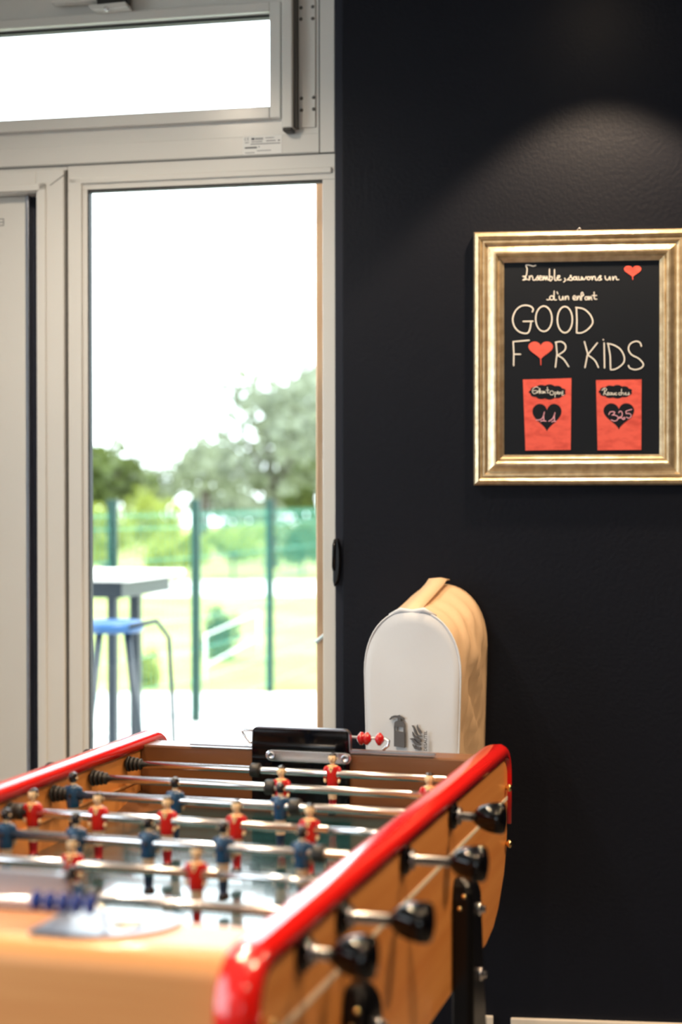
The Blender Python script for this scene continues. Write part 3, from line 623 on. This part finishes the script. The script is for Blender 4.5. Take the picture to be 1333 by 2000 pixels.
# -------------------------------------------------------------- figures
def figure():
    mb = MB(); n = 14
    secs = [(-.0760,.0088,.0110,-.002,0),(-.0755,.0092,.0118,-.002,0),(-.0690,.0092,.0115,-.002,0),(-.0675,.0066,.0072,0,1),(-.0580,.0074,.0078,0,1),(-.0475,.0084,.0086,0,1),(-.0465,.0086,.0088,0,2),(-.0340,.0096,.0096,0,2),(-.0235,.0104,.0102,0,2),(-.0215,.0122,.0112,0,3),(-.0120,.0122,.0112,0,3),(-.0020,.0126,.0114,0,3),(.0070,.0138,.0112,0,3),(.0120,.0142,.0100,0,3),(.0150,.0120,.0085,0,3),(.0168,.0060,.0064,0,3),(.0178,.0046,.0050,0,4),(.0205,.0044,.0048,0,4),(.0218,.0060,.0064,-.0005,4),(.0255,.0080,.0088,-.0005,4),(.0305,.0086,.0096,0,4),(.0345,.0080,.0090,0.0005,5),(.0378,.0056,.0064,.0005,5),(.0390,.0016,.0020,.0005,5)]
    rings = [[(math.copysign(abs(math.cos(2*PI*k/n))**.85, math.cos(2*PI*k/n))*hw, yo+math.sin(2*PI*k/n)*hd, z) for k in range(n)] for z, hw, hd, yo, m in secs]
    mis = [s_[4] for s_ in secs]
    mb.loft(rings, 0, True)
    # paint by height, back of the head is hair
    nf = 0; ms = []
    for i in range(len(secs)-1):
        for j in range(n):
            m = mis[i+1] if mis[i+1] == mis[i] else mis[i]
            ymid = sum(rings[i][(j+d) % n][1] for d in (0, 1))/2
            if m == 4 and secs[i][0] > .0215 and (ymid > -.0030 or (secs[i][0] > .030 and ymid > -.0055)): m = 5
            if i == 14 and ymid < -.001: m = 6
            ms.append(m)
    ms += [0, 5]; mb.m = ms
    for sx in (-1, 1):            # arms held to the sides, fists, ears, eyes
        mb.tube([(sx*.0125, 0, .0130), (sx*.0155, -.001, .0095), (sx*.0168, -.0015, .001), (sx*.0160, -.003, -.0085)], [.0030, .0040, .0038, .0032], 3, 8)
        mb.tube([(sx*.0160, -.003, -.0085), (sx*.0152, -.0042, -.0135), (sx*.0140, -.0045, -.0165)], [.0026, .0032, .0018], 4, 8)
        mb.tube([(sx*.0080, .0005, .0270), (sx*.0094, .001, .0285), (sx*.0080, .0008, .0305)], [.001, .0018, .001], 4, 6)
        mb.tube([(sx*.0032, -.0088, .0300), (sx*.0030, -.0096, .0300)], [.0011, .0008], 5, 6)
    mb.tube([(0, -.0088, .0305), (0, -.0112, .0275), (0, -.0088, .0268)], [.0007, .0014, .0008], 4, 6)
    mb.tube([(-.0024, -.0087, .0245), (0, -.0094, .0241), (.0024, -.0087, .0245)], [.0004, .0007, .0004], 7, 6)
    mb.add([(-.0052, -.0102, .0140), (.0052, -.0102, .0140), (0, -.0124, .0035)], [(0, 1, 2)], 6)      # V collar
    mb.lathe([(.0105, .0030), (.0128, .0030), (.0130, .0005)], 'y', (0, 0, .0), 0, 10)                # bolt at the back
    mb.lathe([(-.0110, .0001), (-.0128, .0016), (-.0100, .0016)], 'y', (0, 0, .0105), 0, 8)
    mb.add([(-.0006, -.0093, -.0690), (.0006, -.0093, -.0690), (.0006, -.0099, -.0440), (-.0006, -.0099, -.0440)], [(0, 1, 2, 3)], 0)
    return mb
FM = figure(); FM.v = [(x*.88, y, z) for x, y, z in FM.v]
red_me = FM.build('player', ['shoe', 'redsock', 'shorts', 'redpaint', 'skin', 'hair', 'collar', 'redsock']).data
blu_me = FM.build('player', ['shoe', 'bluesock', 'shorts', 'bluepaint', 'skin', 'hair', 'shorts', 'redsock']).data
for o in [o for o in COL.objects if o.name.startswith('player')]: bpy.data.objects.remove(o)
def ln(name, me, parent, loc, rot=(0, 0, 0), label=None):
    o = bpy.data.objects.new(name, me); COL.objects.link(o); o.parent = parent; o.location = loc; o.rotation_euler = rot
    if label: o['label'] = label
    return o
def getme(mb, m):
    o = mb.build('tmp', m); me = o.data; bpy.data.objects.remove(o); return me
bump_me = getme(MB().lathe([(-.009, .006), (-.009, .0125), (-.006, .0135), (.006, .0135), (.009, .0125), (.009, .006)], 'x'), 'blackmat')
spr = MB()
for k in range(4): spr.lathe([(.004+k*.008, .006), (.004+k*.008, .0135-.0012*k), (.0055+k*.008, .0150-.0014*k), (.0085+k*.008, .0150-.0014*k), (.010+k*.008, .0125-.0012*k), (.011+k*.008, .006)], 'x')
spr_me = getme(spr, 'blackmat')
brg_me = getme(MB().lathe([(0, .010), (0, .0215), (.006, .0225), (.009, .0200), (.010, .0150), (.016, .0135), (.017, .008)], 'x'), 'black')
nut_me = getme(MB().lathe([(.0095, .014), (.0150, .0150), (.0165, .0135), (.018, .0085)], 'x', n=8), 'steel')
hnd_me = getme(MB().lathe([(0, .006), (.001, .0085), (.006, .0135), (.014, .0190), (.026, .0232), (.038, .0252), (.047, .0250), (.051, .0225), (.053, .015), (.0535, .0005)], 'x', n=24), 'black')
cap_me = getme(MB().lathe([(.0515, .0005), (.0515, .008), (.054, .0075), (.0555, .003), (.0556, .0005)], 'x'), 'steel')
#        team  player positions                                   handle  bumpers
RODS = [('red', [-.047], .004, [-.198]),
        ('red', [-.094, .174], .004, [-.114, .199]),
        ('blue', [-.420, -.231, -.043], .037, [-.017]),
        ('red', [-.414, -.298, -.179, -.062, .058], .05, [-.438]),
        ('blue', [-.378, -.261, -.143, -.025, .096], .068, [.122]),
        ('red', [-.374, -.189, -.004], .05, [-.40]),
        ('blue', [-.378, -.113], .063, [-.085, -.40]),
        ('blue', [-.135], .035, [-.05, -.22])]
PLY = {'red': 'red', 'blue': 'blue'}
for k, (team, us, hx_, bms) in enumerate(RODS):
    v = -k*.16; mb = MB(); lastu = max(us); firstu = min(us)
    if team == 'blue':
        h0 = UO+hx_; j = firstu-.03
        mb.lathe([(j, .0001), (j, .0072), (h0, .0072), (h0, .0001)], 'x', n=16); mb.lathe([(ULI-.01, .0001), (ULI-.01, .0052), (j+.01, .0052), (j+.01, .0001)], 'x', n=12)
    else:
        h0 = UOL-hx_; j = lastu+.03 if k not in (0, 1) else UI+.01
        mb.lathe([(h0, .0001), (h0, .0072), (j, .0072), (j, .0001)], 'x', n=16); mb.lathe([(j-.01, .0001), (j-.01, .0052), (UI+.01, .0052), (UI+.01, .0001)], 'x', n=12)
    rod = mb.build('rod', 'chrome', ft, (0, v, ZR))
    for u in us:
        tilt = 0
        if team == 'red': ln('player', red_me, rod, (u, 0, 0), (tilt, 0, 0), 'red shirted figure facing the near end')
        else:
            pass
            ln('player', blu_me, rod, (u, 0, 0), (tilt, 0, PI), 'blue shirted figure with its back to the near end')
    for u in bms: ln('bumper', bump_me, rod, (u, 0, 0))
    ln('spring', spr_me, rod, (ULI, 0, 0)); ln('spring', spr_me, rod, (UI, 0, 0), (0, 0, PI))
    if team == 'blue':
        hh = ln('handle', hnd_me, rod, (h0, 0, 0), label='black bell-shaped handle')
        b_ = ln('bearing', brg_me, ft, (UO, v, ZR)); ln('nut', nut_me, b_, (0, 0, 0))
    else:
        ln('handle', hnd_me, rod, (h0, 0, 0), (0, 0, PI), label='black bell-shaped handle')
        b_ = ln('bearing', brg_me, ft, (UOL, v, ZR), (0, 0, PI)); ln('nut', nut_me, b_, (0, 0, 0))
# screws at the panel ends
scr = getme(MB().lathe([(0, .004), (.004, .004), (.006, .0075), (.010, .0075), (.0125, .0045), (.013, .0005)], 'x', n=14), 'brass')
for v, z in ((.172, EYE-.552), (.172, EYE-.659), (-1.245, EYE-.552), (-1.245, EYE-.659)):
    ln('screw', scr, sp_r, (UO, v, z)); ln('screw', scr, sp_l, (UOL, v, z), (0, 0, PI))
# legs: black castings bolted to the side panels
def leg(sgn, v0, v1, zt_, far):
    u0 = UO if sgn > 0 else UOL; mb = MB(); rings = []; N = 30
    for i in range(N+1):
        t = (i/N)**1.6; z = zt_*(1-t); h = zt_-z
        k = math.sqrt(max(.02, 1-(1-min(1, h/.035))**2)); w = .034*(.35+.65*k); off = .05*max(0, t-.3)**1.1
        vm = (v0+v1)/2; hv = (v1-v0)/2*(.45+.55*k); gr = .055*min(1, h/.3)
        a0, a1 = (vm-hv, vm+hv+gr) if far else (vm-hv-gr*.0, vm+hv+gr)
        a = u0+sgn*off*.9; c = u0+sgn*(w+off); e = sgn*.007
        rings.append([(a, a0, z), (c-e, a0, z), (c, a0+.007, z), (c, a1-.007, z), (c-e, a1, z), (a, a1, z)])
    mb.loft(rings, 0, False); lg = mb.build('leg', 'iron', ft, bevel=.003)
    for dz, dv in ((.055, .012), (.165, .022)):
        c = u0+sgn*.034; MB().lathe([(0, .0115), (.003*sgn, .0115), (.005*sgn, .009), (.0052*sgn, .006), (.011*sgn, .006), (.0115*sgn, .0005)], 'x', n=12).build('bolt', 'chrome', lg, (c, (v0+v1)/2+dv, zt_-dz))
    for dz, du in ((.024, .020), (.044, .013)):
        MB().lathe([(0, .0045), (-.003, .0042), (-.0045, .0005)], 'y', n=10).build('bolt', 'brass', lg, (u0+sgn*du, v0, zt_-dz))
    MB().lathe([(0, .022), (.012, .022), (.016, .014)], 'z').build('foot', 'blackmat', lg, (u0+sgn*.047, (v0+v1)/2+.027, 0))
for sg in (1, -1): leg(sg, -.31, -.238, EYE-.618, True); leg(sg, -.953, -.885, EYE-.603, False)

# ================================================================== OUTSIDE
MB().box((-14, 5.0, -.20), (10, 11.9, -.02)).build('terrace', 'terrace')['kind'] = 'structure'
MB().box((-40, 11.9, -.35), (30, 90, -.06)).build('lawn', 'grass')['kind'] = 'structure'
MB().box((-30, 24.5, -.059), (30, 28.5, -.045)).build('path', 'terrace')['kind'] = 'structure'
def out_at(px, py, d): r_ = ray(px, py); return r_*(d/r_.y)+Vector((0, 0, EYE))
# timber post just outside the glazed door
q0 = S(617, 900, .16); q1 = S(634, 900, .16)
tp = WW.root('timber_post'); tag(tp, 'reddish timber post just outside the right edge of the glazed door', 'post')
MB().box((q0, .16, -.02), (q1+.09, .26, 2.95)).build('post_body', 'timber', tp, bevel=.006)
MB().tube([(q0, .156, Z(617, 1255, .156)), (q1+.05, .156, Z(648, 1210, .156))], .005, n=8).build('white_strap', 'whitepaint', tp)
# mesh fence
fe = empty('mesh_fence', label='green metal mesh fence with dark green posts beyond the terrace', cat='fence')
pts = []
for px, d in ((60, 8.9), (220, 9.6), (382, 10.35), (527, 11.9), (640, 13.6)):
    p_ = out_at(px, 974, d); pts.append(p_); hz_ = EYE-.02
    mb = MB(); mb.box((p_.x-.03, p_.y-.03, -.02), (p_.x+.03, p_.y+.03, hz_)); mb.box((p_.x-.033, p_.y-.033, hz_), (p_.x+.033, p_.y+.033, hz_+.015)); mb.build('post', 'post', fe, bevel=.003)
for a, b_ in zip(pts[:-1], pts[1:]):
    mb = MB(); L_ = (b_-a).length; nx = int(L_/.05)
    def bar(p0, p1, r):
        d_ = (p1-p0).normalized(); n1 = Vector((-d_.y, d_.x, 0)) if abs(d_.z) < .9 else Vector((1, 0, 0)); n2 = d_.cross(n1); vs = [p_+n1*r*x+n2*r*y for p_ in (p0, p1) for x, y in ((1, 1), (-1, 1), (-1, -1), (1, -1))]
        mb.add(vs, [(0, 1, 5, 4), (1, 2, 6, 5), (2, 3, 7, 6), (3, 0, 4, 7)])
    for i in range(nx+1):
        p_ = a.lerp(b_, i/nx); bar(Vector((p_.x, p_.y, .03)), Vector((p_.x, p_.y, 1.36)), .0014)
    for z in (.05, .25, .45, .65, .85, 1.05, 1.25, 1.33): bar(Vector((a.x, a.y, z)), Vector((b_.x, b_.y, z)), .0022)
    o = mb.build('mesh_panel', 'wire', fe); o['kind'] = 'stuff'
# white handrail of the ramp
hr = empty('handrail', label='white tubular ramp handrail seen through the fence', cat='handrail'); A = out_at(402, 1300, 12.5); A.z = 0; Bp = out_at(505, 1200, 15); Bp.z = 0
for hgt in (.36, .12):
    MB().tube([A+Vector((0, 0, hgt)), Bp+Vector((0, 0, hgt))], .008, n=8).build('rail', 'whitepaint', hr)
for t in (0, 1): p_ = A.lerp(Bp, t); MB().tube([p_+Vector((0, 0, -.06)), p_+Vector((0, 0, .36))], .008, n=8).build('post', 'whitepaint', hr)
# high table and stool
ht = empty('high_table', out_at(205, 1110, 7.6)*Vector((1, 1, 0)) if False else (-1.22, 7.65, -.02), math.radians(-14), 'grey blue high outdoor table with pale top on the terrace', 'table')
MB().box((-.42, -.38, 1.075), (.36, .38, 1.105)).build('tabletop', 'terrace', ht, bevel=.006)
MB().box((-.36, -.32, 1.00), (.30, .32, 1.075)).build('apron', 'bluetable', ht, bevel=.004)
for x, y, w, m in ((.245, -.29, .02, 'bluetable'), (.13, .29, .024, 'bluetable'), (-.33, -.29, .02, 'bluetable'), (-.33, .29, .02, 'bluetable')): MB().box((x-w, y-w, 0), (x+w, y+w, 1.0)).build('leg', m, ht, bevel=.003)
MB().box((-.02, -.30, 0), (.045, -.26, 1.0)).build('centre_panel', 'palebl', ht, bevel=.003)
MB().tube([(-.33, -.29, .22), (.245, -.29, .22)], .014, n=8).build('stretcher', 'palebl', ht)
st = empty('bar_stool', (-.92, 6.96, -.02), .2, 'blue metal bar stool with round seat beside the high table', 'stool')
MB().lathe([(.80, .001), (.80, .12), (.815, .135), (.835, .135), (.845, .12), (.845, .001)], 'z', (-.08, 0, 0), n=28).build('seat', 'blueseat', st)
for x, y in ((-.14, -.09), (-.02, -.09), (-.14, .09), (-.02, .09)): MB().tube([(x, y, .80), (-.08+(x+.08)*2.6, y*2.2, 0)], .011, n=8).build('leg', 'bluetable', st)
MB().tube([(-.02, -.14, .83), (.10, -.12, .85), (.155, -.09, .78), (.17, -.08, .55), (.19, -.06, 0)], .010, n=8).build('back_leg', 'bluetable', st)
MB().tube([(-.20, -.17, .28), (.06, -.17, .28)], .009, n=8).build('footrest', 'palebl', st)
st.scale = (1, 1, 1.09)
# trees and shrubs
def foliage(cx, cy, cz, rx, ry, rz, n, size, lumps=9, seed=1):
    r_ = np.random.default_rng(seed); c = r_.normal(size=(lumps, 3)); c /= np.linalg.norm(c, axis=1)[:, None]; c *= r_.uniform(.25, .75, (lumps, 1))
    k = r_.integers(0, lumps, n); d = r_.normal(size=(n, 3)); d /= np.linalg.norm(d, axis=1)[:, None]
    p_ = c[k]+d*(r_.uniform(.1, 1, (n, 1))**.5)*.42; p_ = p_*np.array([rx, ry, rz])+np.array([cx, cy, cz])
    a = r_.normal(size=(n, 3)); a /= np.linalg.norm(a, axis=1)[:, None]; b_ = np.cross(a, r_.normal(size=(n, 3))); b_ /= np.linalg.norm(b_, axis=1)[:, None]; s_ = size*r_.uniform(.6, 1.3, (n, 1))
    vs = np.stack([p_-a*s_, p_+b_*s_*.5, p_+a*s_, p_-b_*s_*.5], 1).reshape(-1, 3)
    return vs.tolist(), [(4*i, 4*i+1, 4*i+2, 4*i+3) for i in range(n)]
def tree(name, px, py, d, rx, rz, n, size, m, label, cat, trunk=None, seed=1, lumps=9):
    p_ = out_at(px, py, d); t = empty(name, (p_.x, p_.y, -.06), label=label, cat=cat, group='trees beyond the fence' if name == 'tree' else 'shrubs beyond the fence'); z = p_.z+.06
    vs, fs = foliage(0, 0, z, rx, rx, rz, n, size, lumps, seed); mb = MB(); mb.v = vs; mb.f = fs; mb.m = [0]*len(fs); mb.sm = [False]*len(fs)
    f_ = mb.build('foliage', m, t, fix=False); f_['kind'] = 'stuff'
    tr = trunk or .06
    mb = MB(); mb.tube([(0, 0, 0), (.1*tr, 0, max(.1, z-rz*.6)), (0, 0, z)], [tr, tr*.8, tr*.4], n=8)
    for i in range(5):
        a = i*1.26+seed; mb.tube([(0, 0, max(.05, z-rz*.6)), (math.cos(a)*rx*.5, math.sin(a)*rx*.5, z+rz*.1*i)], [tr*.6, tr*.2], n=6)
    mb.build('trunk', 'bark', t)
tree('tree', 530, 875, 34, 2.1, 1.75, 1050, .18, 'leafA', 'grey green tree with dark trunk behind the middle fence post', 'tree', .16, 3, 12)
tree('tree', 400, 900, 38, 1.0, 1.2, 500, .15, 'leafA', 'thin pale tree left of the grey green tree', 'tree', .13, 5)
tree('tree', 205, 930, 30, 1.1, 1.0, 1000, .14, 'leafC', 'olive tree at the left edge of the door glass', 'tree', .08, 8)
tree('tree', 610, 800, 46, 2.0, 1.9, 1200, .2, 'leafA', 'pale distant tree at the right edge of the door glass', 'tree', .12, 11)
for i, (px, py, d, rx, rz, m, lab) in enumerate(((290, 1010, 29, .9, .8, 'leafB', 'yellow green shrub between the two left fence posts'), (455, 1060, 30, .9, .5, 'leafB', 'low yellow green shrub right of the middle fence post'),
        (200, 1050, 27, .7, .6, 'leafB', 'yellow green shrub behind the high table'), (340, 1080, 26, .6, .4, 'leafB', 'small yellow green shrub left of the middle fence post'), (590, 1060, 31, .9, .6, 'leafC', 'olive shrub behind the right fence post'))):
    tree('shrub', px, py, d, rx, rz, 1300, .07, m, lab, 'shrub', .03, 20+i)
for i, (px, py, d, rx, rz, m, lab) in enumerate(((300, 955, 42, 1.7, .9, 'leafA', 'pale distant tree behind the two left fence posts'), (470, 985, 44, 2.0, .9, 'leafA', 'low pale distant tree behind the dark trunk'), (590, 960, 40, 1.3, 1.0, 'leafC', 'olive distant tree behind the right fence post'))):
    tree('tree', px, py, d, rx, rz, 900, .17, m, lab, 'tree', .1, 50+i)
tree('shrub', 440, 1258, 14.9, .27, .40, 2400, .025, 'leafC', 'round olive bush just beyond the fence', 'shrub', .02, 31, 10)
tree('shrub', 285, 1330, 12.6, .20, .34, 900, .025, 'leafB', 'small bush behind the bar stool', 'shrub', .02, 33, 8)
